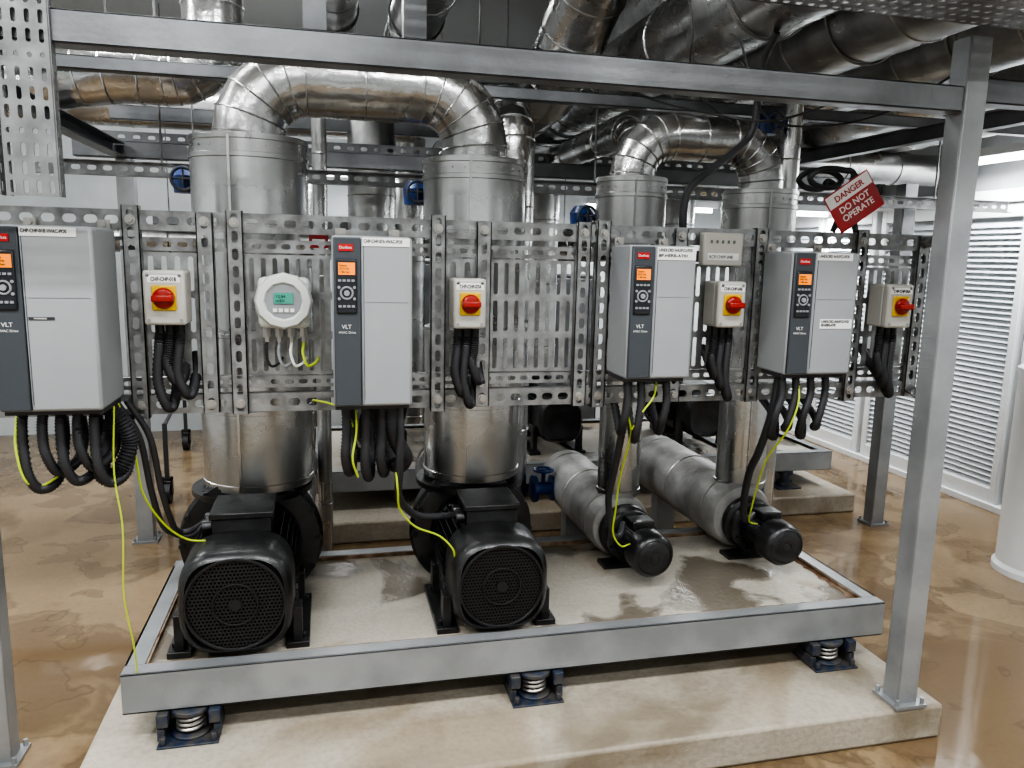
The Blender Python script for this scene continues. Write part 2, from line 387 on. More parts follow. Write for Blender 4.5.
# ---------------------------------------------------------------- risers
def band_jacket(m,x,y,z0,z1,r,bands,n=48):
    m.lathe((x,y,z0),(0,0,1),[(0,r*.5),(0,r),(z1-z0,r),(z1-z0,r*.5)],n)
    for z in bands: m.lathe((x,y,z-.009),(0,0,1),[(0,r),(.002,r+.004),(.016,r+.004),(.018,r)],n,False)
    m.box(x-.004-r*.25,x+.004-r*.25,y-r*.968-.005,y-r*.968+.006,z0+.01,z1-.01)
def riser(x,y,z0,zm,zu,z1,rl,rm,ru,grp,lab,mt=None):
    t=thing('insulated_riser_pipe',lab,'pipe',(x,y,z0),grp)
    m=MB(); band_jacket(m,x,y,z0,zm,rl,[z0+.02,zm-.02,(z0+zm)/2]); m.obj('lower_jacket',t,mt or M_foil,sharp=25)
    m=MB(); m.cyl((x,y,zm-.01),(x,y,zu+.01),rm,40); m.obj('pipe_section',t,M_foil,sharp=25)
    m=MB(); band_jacket(m,x,y,zu,z1,ru,[zu+.012,z1-.012,z1-.07])
    for k in range(26):
        a=2*math.pi*k/26
        m.cyl((x+ru*math.cos(a)*.99,y+ru*math.sin(a)*.99,z1-.04),(x+(ru+.004)*math.cos(a),y+(ru+.004)*math.sin(a),z1-.04),.003,6)
    m.obj('upper_jacket',t,M_foil,sharp=25)
riser(-.262,2.95,.70,1.28,1.62,1.935,.195,.165,.198,'front row insulated risers','wide silver insulated riser above large black pump',M_foil)
riser(.545,2.95,.70,1.28,1.62,1.90,.187,.16,.192,'front row insulated risers','wide silver insulated riser over second large pump',M_foil)
riser(1.178,2.95,.575,1.45,1.62,1.865,.088,.085,.138,'front row insulated risers','slim silver insulated riser over small inline pump')
riser(1.745,2.95,.585,1.45,1.62,1.84,.105,.10,.15,'front row insulated risers','slim silver insulated riser with broad upper jacket')
def bend(x0,x1,y,zb,zb2,zh,r,R,lab,ng=5):
    a0=arc((x0+R,y,zh-R),R,math.pi,math.pi/2,ng); a1=arc((x1-R,y,zh-R),R,math.pi/2,0,ng)
    pts=[Vector((x0,y,zb))]+a0+[Vector(((x0+x1)/2,y,zh))]+a1+[Vector((x1,y,zb2))]
    m=MB(); m.tube(pts,r,48)
    fr=frames(pts)
    for p,f in list(zip(pts,fr))[1:-1]: m.ring(p,f[0],r+.001,.003,48,6)
    return m.obj('insulated_crossover_pipe',None,M_foil2,sharp=11,label=lab,cat='pipe',group='crossover pipes')
bend(-.262,.545,2.95,1.936,1.901,2.145,.122,.20,'large foil-wrapped pipe bend linking two wide risers')
bend(1.178,1.745,2.95,1.866,1.841,2.03,.088,.155,'smaller foil-wrapped pipe bend linking two slim risers')
def pipe(name,pts,r,m_,lab,cat='pipe',grp=None,seam=.6,sh=11,n=40,hang=True):
    pts=[Vector(p) for p in pts]; m=MB(); m.tube(pts,r,n)
    for a,b in zip(pts,pts[1:]):
        L=(b-a).length
        if L<.01: continue
        k=int(L/seam)
        for i in range(k+1): m.ring(a.lerp(b,(i+.5)/(k+1)),(b-a),r+.001,.004,n,6)
    o=m.obj(name,None,m_,sharp=sh,label=lab,cat=cat,group=grp)
    if cat=='duct' and hang:
        a,b=pts[0],pts[1]
        if (b-a).length<.5: a,b=pts[-2],pts[-1]
        for f in (.25,.8):
            c=a.lerp(b,f)
            MB().ring(c,(b-a),r+.006,.005,32,4).obj('hanger_clamp',o,M_galvd)
            MB().tube([c+Vector((0,0,r)),Vector((c.x,c.y,ZC))],.005,6).obj('hanger_rod',o,M_galvd)
    return o
def suction(x,z,r,y0,y1,lab,mt):
    t=thing('insulated_suction_pipe',lab,'pipe',(x,(y0+y1)/2,z-r),'horizontal suction pipes')
    m=MB(); m.lathe((x,y0,z),(0,1,0),[(0,r*.6),(.01,r*.92),(.03,r),(y1-y0-.03,r*1.03),(y1-y0,r*.95),(y1-y0,r*.4)],40); m.obj('jacket',t,mt,sharp=35)
    for f in (.12,.5,.88): MB().ring((x,y0+(y1-y0)*f,z),(0,1,0),r*1.02,.0035,40,6).obj('strap',t,M_spring)
    m=MB(); m.box(x-.05,x+.05,y1-.2,y1-.12,.0,z-r*.7); m.obj('support_foot',t,M_paint)
suction(1.155,.465,.130,2.83,3.62,'grey wrapped suction pipe behind small pump',M_jack)
suction(1.705,.475,.142,2.83,3.78,'grey wrapped suction pipe behind end pump',M_jack)
suction(-.22,.50,.15,3.02,3.95,'silver insulated suction pipe behind large pump',M_foil)
suction(.56,.50,.15,3.02,3.75,'silver insulated suction pipe behind second large pump',M_foil)
# ---------------------------------------------------------------- structure steel
def post(x,y,z0,z1,w,lab,plate=True,mt=None):
    t=thing('steel_post',lab,'post',(x,y,z0),'grey steel support posts')
    m=MB(); h=w/2
    m.box(x-h,x+h,y-h,y-h+.005,z0,z1).box(x-h,x-h+.005,y-h+.005,y+h,z0,z1).box(x+h-.005,x+h,y-h+.005,y+h,z0,z1).box(x-h,x+h,y+h-.005,y+h,z0,z1)
    m.obj('column_section',t,mt or M_paint,bevel=.003)
    if plate:
        m=MB(); m.box(x-h-.022,x+h+.022,y-h-.022,y+h+.022,z0,z0+.01)
        for sx in (-1,1):
            for sy in (-1,1): m.cyl((x+sx*(h+.011),y+sy*(h+.011),z0+.01),(x+sx*(h+.011),y+sy*(h+.011),z0+.03),.007,6)
        m.obj('foot_plate',t,mt or M_paint)
    return t
post(1.830,1.995,.12,2.2,.072,'grey steel post standing on the concrete plinth')
post(-.99,2.43,0,1.985,.07,'grey steel post standing on the floor by the rack')
post(-.97,4.3,0,1.985,.08,'grey steel post on wet floor behind the pumps')
post(3.2,3.85,0,2.0,.08,'grey steel post on wet floor near louvres')
post(-1.5,1.995,0,1.985,.07,'grey steel post holding the overhead beam')
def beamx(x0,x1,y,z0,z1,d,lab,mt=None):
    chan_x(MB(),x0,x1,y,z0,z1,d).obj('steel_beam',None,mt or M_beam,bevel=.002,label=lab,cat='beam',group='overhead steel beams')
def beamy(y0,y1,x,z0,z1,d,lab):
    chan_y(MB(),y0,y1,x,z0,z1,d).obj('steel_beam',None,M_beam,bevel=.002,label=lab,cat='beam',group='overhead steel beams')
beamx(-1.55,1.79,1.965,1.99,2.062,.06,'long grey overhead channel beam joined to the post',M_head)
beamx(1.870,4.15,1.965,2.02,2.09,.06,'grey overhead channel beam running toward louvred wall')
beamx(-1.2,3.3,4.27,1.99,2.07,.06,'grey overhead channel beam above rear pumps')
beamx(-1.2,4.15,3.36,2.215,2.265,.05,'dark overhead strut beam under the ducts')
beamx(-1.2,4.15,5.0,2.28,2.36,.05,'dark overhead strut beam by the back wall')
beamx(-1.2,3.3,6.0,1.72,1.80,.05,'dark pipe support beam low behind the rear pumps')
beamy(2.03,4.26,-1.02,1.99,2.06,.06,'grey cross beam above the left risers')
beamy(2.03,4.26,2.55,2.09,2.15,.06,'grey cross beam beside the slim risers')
for x in (-.02,.215):
    MB().box(x-.028,x+.028,1.97,2.02,2.063,ZC).obj('beam_hanger',None,M_beam,bevel=.002,label='square grey hanger between beam and ceiling',cat='hanger',group='grey beam hangers')
def tray(name,o,U,V,w,h,nu,nv,lab,fl=.05,fu=.6,fv=.35,stag=False,th=.003,mt=None,rods=()):
    t=thing(name,lab,'cable tray',o,None)
    m=MB(); m.slots(o,U,V,w,h,nu,nv,fu,fv,th,stag); m.obj('perforated_plate',t,mt or M_galvd,recalc=False)
    U=Vector(U);V=Vector(V);N=U.cross(V);o=Vector(o)
    for s_ in (0,1):
        m=MB(); m.slots(o+V*h*s_,U,N,w,fl,max(4,nu),1,.5,.4,.003); m.obj('side_flange',t,mt or M_galvd,recalc=False)
    for f in rods:
        c=o+U*(w*f)+V*(h*.5); MB().tube([c,Vector((c.x,c.y,ZC))],.005,6).obj('hanger_rod',t,M_galvd)
    return t
tray('cable_tray',(.2,1.62,2.205),(1,0,0),(0,1,0),3.4,.28,95,7,'perforated galvanised cable tray above the post',fu=.6,fv=.42,rods=(.1,.5,.9))
tray('cable_tray',(-.580,1.955,1.66),(0,0,1),(-1,0,0),1.59,.105,40,4,'upright perforated galvanised cable tray on overhead beam',fu=.72,fv=.40,fl=-.03,stag=True)
tray('cable_tray',(-.700,1.955,1.66),(0,0,1),(-1,0,0),1.59,.105,40,4,'second upright perforated galvanised cable tray beside first',fu=.72,fv=.40,fl=-.03,stag=True)
tray('cable_tray',(-1.2,4.75,2.12),(1,0,0),(0,1,0),4.6,.3,60,4,'perforated cable tray crossing behind the risers',fl=.06,rods=(.1,.5,.9),mt=M_beam)
tray('cable_tray',(-1.2,2.75,2.66),(1,0,0),(0,1,0),2.1,.25,40,4,'perforated cable tray hanging under the ceiling',fl=.06,rods=(.1,.9),mt=M_beam)
tray('cable_tray',(-1.2,3.75,1.86),(1,0,0),(0,0,1),5.0,.06,80,1,'thin slotted rail crossing behind the risers',fl=.03,rods=(.1,.5,.9))
tray('cable_tray',(-1.2,3.95,2.40),(1,0,0),(0,1,0),2.2,.35,40,4,'dark perforated cable tray above the rear beam',fl=.06,rods=(.1,.9),mt=M_beam)
# ---------------------------------------------------------------- rack
RY=2.35
rk=thing('slotted_mounting_rack','galvanised slotted strut rack carrying drives and switches','mounting rack',(.5,RY,1.08))
def hrail(z0,z1,x0=-1.02,x1=2.07,y=RY,pitch=.052,fu=.66,fv=.42,fl=.035,name='slotted_rail'):
    m=MB(); m.slots((x0,y,z0),(1,0,0),(0,0,1),x1-x0,z1-z0,int((x1-x0)/pitch),1,fu,fv,-.003)
    m.box(x0,x1,y+.0005,y+fl,z1-.003,z1); m.box(x0,x1,y+.0005,y+fl,z0,z0+.003)
    m.obj(name,rk,M_galv,recalc=False)
def vrail(xc,w=.045,z0=1.08,z1=1.655,y=RY-.012,pitch=.048):
    m=MB(); m.slots((xc-w/2,y,z0),(1,0,0),(0,0,1),w,z1-z0,1,int((z1-z0)/pitch),.40,.68,-.003)
    m.box(xc-w/2,xc-w/2+.003,y,y+.03,z0,z1); m.box(xc+w/2-.003,xc+w/2,y,y+.03,z0,z1)
    m.obj('slotted_upright',rk,M_galv,recalc=False)
hrail(1.60,1.655); hrail(1.545,1.582,y=RY+.012,pitch=.04); hrail(1.08,1.135); hrail(1.15,1.185,y=RY+.012,pitch=.04)
VX=(-.525,-.335,-.255,.325,.465,.785,.85,1.115,1.405,1.79,2.04)
for i,xc in enumerate(VX): vrail(xc,z1=1.655+(.012,-.004,.006)[i%3],z0=1.08-(.01,-.003,.004)[i%3])
def panel(x0,x1,z0=1.19,z1=1.54,y=RY+.006,pu=.032,pv=.115):
    m=MB(); m.slots((x0,y,z0),(1,0,0),(0,0,1),x1-x0,z1-z0,max(2,int((x1-x0)/pu)),max(2,int((z1-z0)/pv)),.44,.84,-.002)
    m.obj('perforated_panel',rk,M_galv,recalc=False)
panel(-.50,-.36); panel(-.23,.03); panel(.35,.44); panel(.49,.76); panel(.87,1.09); panel(1.14,1.38); panel(1.43,1.77); panel(1.815,2.02)
for (xc,z) in [(a,b) for a in VX for b in (1.628,1.108)]:
    m=MB(); m.cyl((xc,RY-.014,z),(xc,RY-.024,z),.009,6); m.cyl((xc,RY-.012,z),(xc,RY-.016,z),.014,14)
    m.obj('bolt_head',rk,M_spring)
for z in (1.63,1.11): MB().tube([(1.86,2.02,z),(2.05,2.36,z)],.018,4).obj('support_arm',rk,M_galv)
for z in (1.60,1.08): MB().box(-1.02,-.96,2.375,2.40,z,z+.05).obj('support_bracket',rk,M_galv)
# ---------------------------------------------------------------- drives
def drive(x0,x1,yf,z0,z1,lines,lab,strip=.078,plate_x=None):
    t=thing('variable_speed_drive',lab,'motor drive',((x0+x1)/2,(yf+RY)/2,z0),'grey wall-mounted motor drives')
    W=x1-x0; H=z1-z0
    m=MB(); m.box(x0+.003,x1-.003,yf+.012,RY-.02,z0,z1); m.obj('housing',t,M_drive,bevel=.007)
    m=MB(); m.box(x0+strip,x1,yf,yf+.05,z0+.002,z1-.002)
    m.obj('front_cover',t,M_drive,bevel=.008)
    MB().box(x0+.006,x0+strip-.001,yf+.002,yf+.014,z0+.004,z1-.004).obj('control_strip',t,M_drived,bevel=.003)
    m=MB(); m.box(x0+.014,x0+strip-.011,yf-.004,yf+.01,z1-.205,z1-.06); k=m.obj('keypad',t,M_key,bevel=.004)
    MB().box(x0+.019,x0+strip-.016,yf-.0055,yf,z1-.102,z1-.070).obj('display',t,M_orange)
    m=MB(); cx=x0+strip/2+.001
    for j in range(2):
        for i in range(4): m.box(cx-.022+i*.0115,cx-.014+i*.0115,yf-.007,yf-.003,z1-.120-j*.068,z1-.114-j*.068)
    m.ring((cx,yf-.004,z1-.150),(0,1,0),.0155,.0028,20,6); m.cyl((cx,yf-.009,z1-.150),(cx,yf-.003,z1-.150),.0075,14)
    for sx in (-1,1):
        for sz in (-1,1): m.cyl((cx+sx*.020,yf-.007,z1-.150+sz*.015),(cx+sx*.020,yf-.003,z1-.150+sz*.015),.004,10)
    m.obj('buttons',t,M_btn)
    text('Status\n50.0 Hz\n1.86 bar',k,x0+.021,yf-.0062,z1-.080,.0085,M_ink,'display_text')
    MB().box(x0+.020,x0+strip-.020,yf-.0005,yf+.004,z1-.040,z1-.022).obj('logo_badge',t,M_red)
    text('Danfoss',t,x0+.022,yf-.0010,z1-.034,.010,M_white,'logo_text')
    text('VLT',t,x0+.026,yf+.0012,z1-.245,.015,M_white,'model_text')
    text('HVAC Drive',t,x0+.018,yf+.0012,z1-.258,.0085,M_white,'model_text')
    m=MB(); m.box(x0+strip+.012,x1-.012,yf-.0008,yf+.002,z0+H*.62,z0+H*.6215); m.box(x0+strip+.006,x0+strip+.0075,yf-.0008,yf+.002,z0+.02,z1-.02)
    m.obj('cover_seam',t,M_drived)
    MB().box(x0+.006,x1-.006,yf+.03,RY-.05,z0-.012,z0+.003).obj('gland_plate',t,M_dark,bevel=.002)
    px=plate_x if plate_x is not None else x0+strip+.004
    lb=MB().box(px,px+.124,yf-.002,yf+.002,z1-.010-.016*len(lines),z1-.004).obj('name_label',t,M_white)
    for i,l in enumerate(lines): text(l,lb,px+.003,yf-.0026,z1-.0175-.016*i,.0125,M_ink,sx=(.118/(len(l)*.0082)),bold=.0002)
    for xx in (x0+.03,x1-.03):
        m=MB(); m.box(xx-.015,xx+.015,RY-.02,RY-.013,z0-.02,z1+.025); m.cyl((xx,RY-.03,z1+.014),(xx,RY-.02,z1+.014),.008,8)
        m.obj('mounting_bracket',t,M_spring)
    return t
d1=drive(-.800,-.560,2.10,1.14,1.60,['CHP-CHP-01B HVAC-POS'],'tall grey motor drive with black looped conduits below')
d2=drive(.008,.222,2.10,1.135,1.595,['CHP-CHP-07A HVAC-POS'],'tall grey motor drive with orange display beside round transmitter')
d3=drive(.868,1.078,2.15,1.19,1.592,['LANDLORD AHU/FCU-POS','BP-HERB-AT01'],'grey motor drive with dark control strip above slim riser')
d4=drive(1.407,1.641,2.15,1.195,1.585,['LANDLORD AHU/FCU-POS'],'grey motor drive next to the end isolator switch')
lb=MB().box(1.515,1.63,2.148,2.152,1.345,1.375).obj('name_label',d4,M_white)
text('LANDLORD AHU/FCU-POS\nBP-HERB-AT02',lb,1.519,2.1474,1.364,.0115,M_ink,sx=.72,bold=.0002)
lb=MB().box(-.712,-.655,2.098,2.102,1.372,1.379).obj('warning_label',d1,M_dark); text('WARNING',lb,-.70,2.0974,1.3735,.006,M_white)
# ---------------------------------------------------------------- isolators
def isolator(x,z,tag,lab,w=.105,h=.145):
    yf=RY-.115; yb=RY-.012
    t=thing('isolator_switch',lab,'isolator switch',(x,RY-.05,z-h/2),'isolator switches on the rack')
    MB().box(x-w/2,x+w/2,yf+.03,yb,z-h/2,z+h/2).obj('enclosure_base',t,M_cream,bevel=.006)
    MB().box(x-w/2-.001,x+w/2+.001,yf,yf+.032,z-h/2-.001,z+h/2+.001).obj('enclosure_lid',t,M_cream,bevel=.008)
    MB().box(x-.031,x+.031,yf-.006,yf+.002,z-.034,z+.034).obj('yellow_plate',t,M_yel,bevel=.008)
    m=MB(); m.lathe((x,yf-.006,z),(0,-1,0),[(0,.028),(.008,.028),(.013,.026),(.015,.02)],28)
    m.box(x-.027,x+.027,yf-.038,yf-.012,z-.009,z+.009); m.obj('rotary_knob',t,M_knob,bevel=.004)
    lb=MB().box(x-.041,x+.041,yf-.0015,yf+.002,z+.041,z+.061).obj('name_label',t,M_white)
    text(tag,lb,x,yf-.0021,z+.0455,.0145,M_ink,align='CENTER',sx=.72,bold=.0003)
    m=MB()
    for sx in (-1,1):
        for sz in (-1,1): m.cyl((x+sx*(w/2-.012),yf-.0015,z+sz*(h/2-.012)),(x+sx*(w/2-.012),yf+.002,z+sz*(h/2-.012)),.005,10)
    m.obj('lid_screws',t,M_btn)
    for dx in (-.026,.0,.026): MB().cyl((x+dx,yf+.055,z-h/2-.028),(x+dx,yf+.055,z-h/2+.002),.0125,8).obj('cable_gland',t,M_blk2)
    for i,dx in enumerate((-.026,0,.026)):
        l=.16+.035*((i*7+int(x*10))%3)
        P=smooth([(x+dx,yf+.055,z-h/2-.028),(x+dx-.004,yf+.05,z-h/2-.07),(x+dx-.01,yf+.045,z-h/2-l*.7),(x+dx+.008,yf+.05,z-h/2-l),(x+dx+.02,yf+.08,z-h/2-l*1.02),(x+dx+.024,yf+.128,z-h/2-l*.8),(x+dx+.02,RY+.06,z-h/2-l*.5)],14)
        MB().tube(P,lambda k:.0135+(.0018 if k%2 else -.0012),10).obj('flexible_conduit',None,M_rub,sharp=80,label='short black corrugated conduit looping beneath isolator switch',cat='conduit',group='black conduits under isolators')
isolator(-.428,1.42,'CHP-CHP-01B','cream isolator switch with red and yellow rotary handle')
isolator(.405,1.41,'CHP-CHP-07A','cream isolator switch between two slotted panels',w=.095)
isolator(1.252,1.413,'CHP-CHP-04B','cream isolator switch beneath a small vented box',w=.095)
isolator(1.878,1.412,'CHP-CHP-05A','cream isolator switch at the rack end',w=.095)
t=thing('junction_box','small pale box with label above isolator switch','junction box',(1.245,2.3,1.54))
MB().box(1.175,1.315,2.30,2.336,1.535,1.64).obj('enclosure',t,M_cream,bevel=.005)
m=MB()
for k in range(5): m.box(1.198+k*.02,1.205+k*.02,2.298,2.301,1.606,1.616)
m.obj('vent_slots',t,M_beam)
lb=MB().box(1.19,1.30,2.2985,2.3005,1.553,1.575).obj('name_label',t,M_white)
text('RCP-OWP-04B',lb,1.195,2.298,1.558,.0145,M_ink,sx=.9)
# ---------------------------------------------------------------- transmitter
x,z=-.122,1.408; yf=2.25
t=thing('flow_transmitter','round white transmitter with green screen on slotted panel','transmitter',(x,2.3,z-.08))
MB().box(x-.072,x+.072,yf+.03,RY-.005,z-.075,z+.07).obj('body',t,M_trans,bevel=.016)
m=MB(); m.lathe((x,yf+.035,z+.004),(0,-1,0),[(0,.080),(.02,.080),(.034,.074),(.036,.054),(.028,.050)],12); m.obj('bezel',t,M_trans,sharp=20,bevel=.002)
m=MB(); m.lathe((x,yf+.008,z+.004),(0,-1,0),[(0,.052),(.002,.052)],32); m.obj('face_plate',t,M_btn)
MB().box(x-.026,x+.026,yf+.002,yf+.007,z-.002,z+.028).obj('display',t,M_lcd)
text('12.84\nm3/h',t,x-.021,yf+.0012,z+.014,.012,M_ink,'display_text')
m=MB()
for k in range(4): m.box(x-.029+k*.0155,x-.018+k*.0155,yf+.002,yf+.007,z-.026,z-.016)
m.obj('buttons',t,M_white)
for k in range(4):
    xx=x-.051+k*.034; m=MB(); m.cyl((xx,yf+.055,z-.10),(xx,yf+.055,z-.07),.012,6); m.cyl((xx,yf+.055,z-.115),(xx,yf+.055,z-.1),.008,10)
    m.obj('cable_gland',t,M_spring)
for k in range(4):
    xx=x-.051+k*.034
    MB().tube(smooth([(xx,yf+.055,z-.115),(xx-.003,yf+.05,z-.15),(xx+.01,yf+.05,z-.185),(xx+.035,yf+.075,z-.175),(xx+.04,RY+.05,z-.16)],8),.004,8).obj('signal_cable',None,[M_blk2,M_btn,M_white,M_wire][k],label='thin signal cable curling below the round transmitter',cat='cable',group='thin cables under transmitter')
# ---------------------------------------------------------------- conduits
def conduit(pts,r=.012,lab='black corrugated conduit hanging below a motor drive',k=16,grp='black conduits under drives',corr=True):
    P=smooth(pts,k)
    f=(lambda i:r+(r*.14 if i%2 else -r*.1)) if corr else r
    MB().tube(P,f,10).obj('flexible_conduit',None,M_rub,sharp=80,label=lab,cat='conduit',group=grp)
def wire(pts,r=.0032,lab='yellow-green earth wire'):
    MB().tube(smooth(pts,10),r,8).obj('earth_wire',None,M_wire,sharp=80,label=lab,cat='wire',group='yellow-green earth wires')
for i,xx in enumerate((-.775,-.728,-.685,-.645,-.605)):
    dz=(.03,-.015,.012,-.025,.02)[i]
    conduit([(xx,2.20,1.135),(xx-.004,2.19,1.08),(xx+.003,2.18,1.0-dz),(xx+.024,2.20,.945-dz),(xx+.055,2.25,.96-dz),(xx+.06,2.30,1.02),(xx+.03,2.40,1.08)],.0125)
conduit([(-.60,2.25,1.13),(-.56,2.25,1.09),(-.54,2.26,1.02),(-.565,2.24,.95),(-.59,2.22,.93),(-.612,2.24,.96),(-.61,2.32,1.03),(-.60,2.37,1.08)],.021)
for dx in (0,.028):
    conduit([(-.58+dx,2.30,1.13),(-.53+dx,2.32,1.02),(-.515+dx,2.36,.85),(-.50+dx,2.42,.72),(-.46,2.46,.67+dx*.5),(-.43,2.48,.665+dx*.5),(-.405,2.51+dx*2,.675)],.009,'black power cable sweeping down to the large motor',corr=False,grp='motor power cables')
wire([(-.57,2.28,1.13),(-.54,2.30,.98),(-.53,2.33,.85),(-.49,2.38,.74),(-.44,2.42,.675),(-.385,2.43,.66),(-.33,2.45,.66)],lab='yellow-green earth wire running down to large motor')
wire([(-.565,2.22,1.13),(-.57,2.20,.95),(-.555,2.19,.80),(-.565,2.20,.6),(-.553,2.22,.44),(-.555,2.244,.342)],.0025,'yellow-green earth wire dropping to the base frame')
wire([(-.79,2.20,1.13),(-.79,2.17,1.04),(-.775,2.17,.95),(-.745,2.20,.925),(-.70,2.25,.95)],lab='yellow-green earth wire looping under tall drive')
wire([(-.05,2.36,1.11),(.0,2.27,1.115),(.045,2.25,1.10),(.065,2.24,1.05)],lab='yellow-green earth wire emerging at rack foot')
for i,xx in enumerate((.045,.10,.145)):
    dz=(.0,.03,.012)[i]
    conduit([(xx,2.20,1.13),(xx,2.20,1.05),(xx-.004,2.20,.97-dz*.6),(xx+.008,2.24,.915-dz*.6),(xx+.02,2.33,.94),(xx+.015,2.37,1.08)],.0135)
conduit([(.195,2.21,1.13),(.197,2.19,1.04),(.195,2.20,.93),(.20,2.26,.82),(.26,2.36,.73),(.34,2.42,.70),(.38,2.48,.68),(.415,2.52,.665)],.012,'black power cable curving down to the second large motor',corr=False,grp='motor power cables')
conduit([(.17,2.21,1.13),(.18,2.21,1.03),(.215,2.25,.95),(.19,2.31,.92),(.17,2.37,1.08)],.022)
wire([(.07,2.21,1.13),(.072,2.185,1.05),(.06,2.18,.97),(.075,2.20,.91)],lab='yellow-green earth wire below the second tall drive')
wire([(.185,2.20,.92),(.19,2.20,.86),(.20,2.24,.79),(.25,2.28,.72),(.33,2.32,.67),(.375,2.33,.62),(.385,2.34,.58)],lab='yellow-green earth wire curving to the second motor')
for i,xx in enumerate((.90,.945,1.03)):
    conduit([(xx,2.22,1.19),(xx+.003,2.21,1.11),(xx-.005,2.22,1.04-.03*(i%2)),(xx+.01,2.28,1.0-.02*(i%2)),(xx+.02,2.37,1.08)],.0125)
conduit([(.92,2.25,1.18),(.915,2.26,1.05),(.925,2.35,.86),(.95,2.46,.72),(.99,2.52,.57),(1.04,2.57,.53),(1.095,2.67,.54)],.012,'black power cable dropping to the small pump motor',corr=False,grp='motor power cables')
wire([(.91,2.24,1.18),(.90,2.22,1.10),(.93,2.24,1.0),(.95,2.36,.83),(.97,2.44,.68),(.98,2.48,.58),(1.02,2.50,.52),(1.08,2.56,.50)],lab='yellow-green earth wire dropping to small pump motor')
wire([(1.0,2.22,1.185),(.985,2.2,1.13),(.95,2.2,1.08),(.925,2.22,1.02)],lab='short yellow-green earth wire under grey drive')
for i,xx in enumerate((1.44,1.49,1.545,1.60)):
    conduit([(xx,2.22,1.195),(xx,2.21,1.12),(xx-.02,2.21,1.05-.02*(i%2)),(xx-.01,2.24,.985+.02*(i%2)),(xx+.03,2.28,.97+.03*(i%2)),(xx+.06,2.34,1.02),(xx+.05,2.42,1.08)],.0125)
conduit([(1.45,2.25,1.18),(1.44,2.26,1.05),(1.46,2.35,.90),(1.50,2.47,.78),(1.54,2.56,.62),(1.58,2.60,.55),(1.65,2.67,.545)],.014,'black power cable dropping to the end pump motor',corr=False,grp='motor power cables')
wire([(1.50,2.22,1.19),(1.49,2.19,1.1),(1.47,2.21,1.0),(1.475,2.32,.88),(1.51,2.42,.76),(1.54,2.50,.64),(1.57,2.56,.56),(1.63,2.60,.53)],lab='yellow-green earth wire dropping to end pump motor')
conduit([(1.17,2.42,1.58),(1.15,2.41,1.68),(1.17,2.42,1.78),(1.27,2.45,1.86),(1.40,2.5,1.95),(1.44,2.5,2.02),(1.44,2.48,2.2),(1.44,2.4,2.29)],.013,'thick black cable rising from rack to overhead tray',corr=False,grp='overhead cables')
P=[(1.66,2.33,1.655)]+[(1.63+.07*math.cos(a),2.30+.01*a,1.83+.03*math.sin(a)) for a in [i*math.pi/3 for i in range(13)]]+[(1.74,2.36,1.76),(1.75,2.33,1.66)]
conduit(P,.010,'black cable coiled above the rack',corr=False,grp='overhead cables',k=8)
conduit([(.55,2.1,2.10),(.9,2.2,2.02),(1.2,2.3,2.0),(1.35,2.2,1.98),(1.6,2.15,2.07)],.0035,'thin black cable sagging below overhead beam',corr=False,grp='overhead cables')
conduit([(.95,2.1,2.35),(1.0,2.1,2.2),(1.02,2.15,2.12),(1.12,2.3,2.06),(1.3,2.4,2.0)],.003,'thin black cable dropping from the ducts',corr=False,grp='overhead cables')
conduit([(1.2,2.2,2.2),(1.3,2.2,1.99),(1.5,2.2,1.97),(1.7,2.15,2.02),(1.83,2.03,2.12)],.0035,'thin black cable draped by the steel post',corr=False,grp='overhead cables')
t=thing('warning_tag','red and white warning tag hanging from black cable','warning sign',(1.675,2.28,1.66))
sg=MB().box(-.088,.088,-.0015,.0015,-.066,.066); sg=sg.obj('tag_panel',None,M_tag,bevel=.001,origin=(0,0,0))
sg.parent=t; sg.location=(-.005,-.035,.090); sg['_w']=[0,0,0]
MB().box(-.084,.084,-.0022,-.0014,.020,.062).obj('tag_header',sg,M_tagw)
text('DANGER',sg,0,-.003,.031,.028,M_tag,'tag_text',align='CENTER',bold=.0006)
text('DO NOT\nOPERATE',sg,0,-.0022,-.010,.029,M_tagw,'tag_text',align='CENTER',bold=.0004)
sg.rotation_euler=(0,math.radians(-35),math.radians(-4))
MB().box(1.69,1.725,2.285,2.31,1.79,1.83).obj('padlock',t,M_tag,bevel=.004)
MB().tube(smooth([(1.705,2.25,1.79),(1.70,2.26,1.82),(1.69,2.29,1.85),(1.69,2.30,1.82)],6),.003,6).obj('tag_cord',t,M_blk2)
# ---------------------------------------------------------------- upper ducts
G='overhead insulated ducts'
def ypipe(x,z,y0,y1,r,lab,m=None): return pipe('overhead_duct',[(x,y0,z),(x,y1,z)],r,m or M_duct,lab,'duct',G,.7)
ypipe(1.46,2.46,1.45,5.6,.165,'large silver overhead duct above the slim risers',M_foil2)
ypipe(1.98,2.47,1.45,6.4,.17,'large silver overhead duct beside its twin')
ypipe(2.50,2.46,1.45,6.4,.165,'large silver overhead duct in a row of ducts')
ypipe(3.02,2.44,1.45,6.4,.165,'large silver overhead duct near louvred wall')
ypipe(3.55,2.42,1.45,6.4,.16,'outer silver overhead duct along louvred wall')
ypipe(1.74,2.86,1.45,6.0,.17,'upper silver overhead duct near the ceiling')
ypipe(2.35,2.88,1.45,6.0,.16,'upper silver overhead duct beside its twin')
P=[Vector((1.12,1.4,2.84)),Vector((1.12,3.0,2.80))]+[Vector((1.12,3.25,2.74)),Vector((1.11,3.45,2.62)),Vector((1.09,3.6,2.48)),Vector((1.06,3.85,2.36)),Vector((1.0,4.2,2.30)),Vector((.95,5.6,2.30))]
pipe('overhead_duct',P,.155,M_foil2,'large foil-wrapped duct sweeping down behind the beam','duct',G,.5)
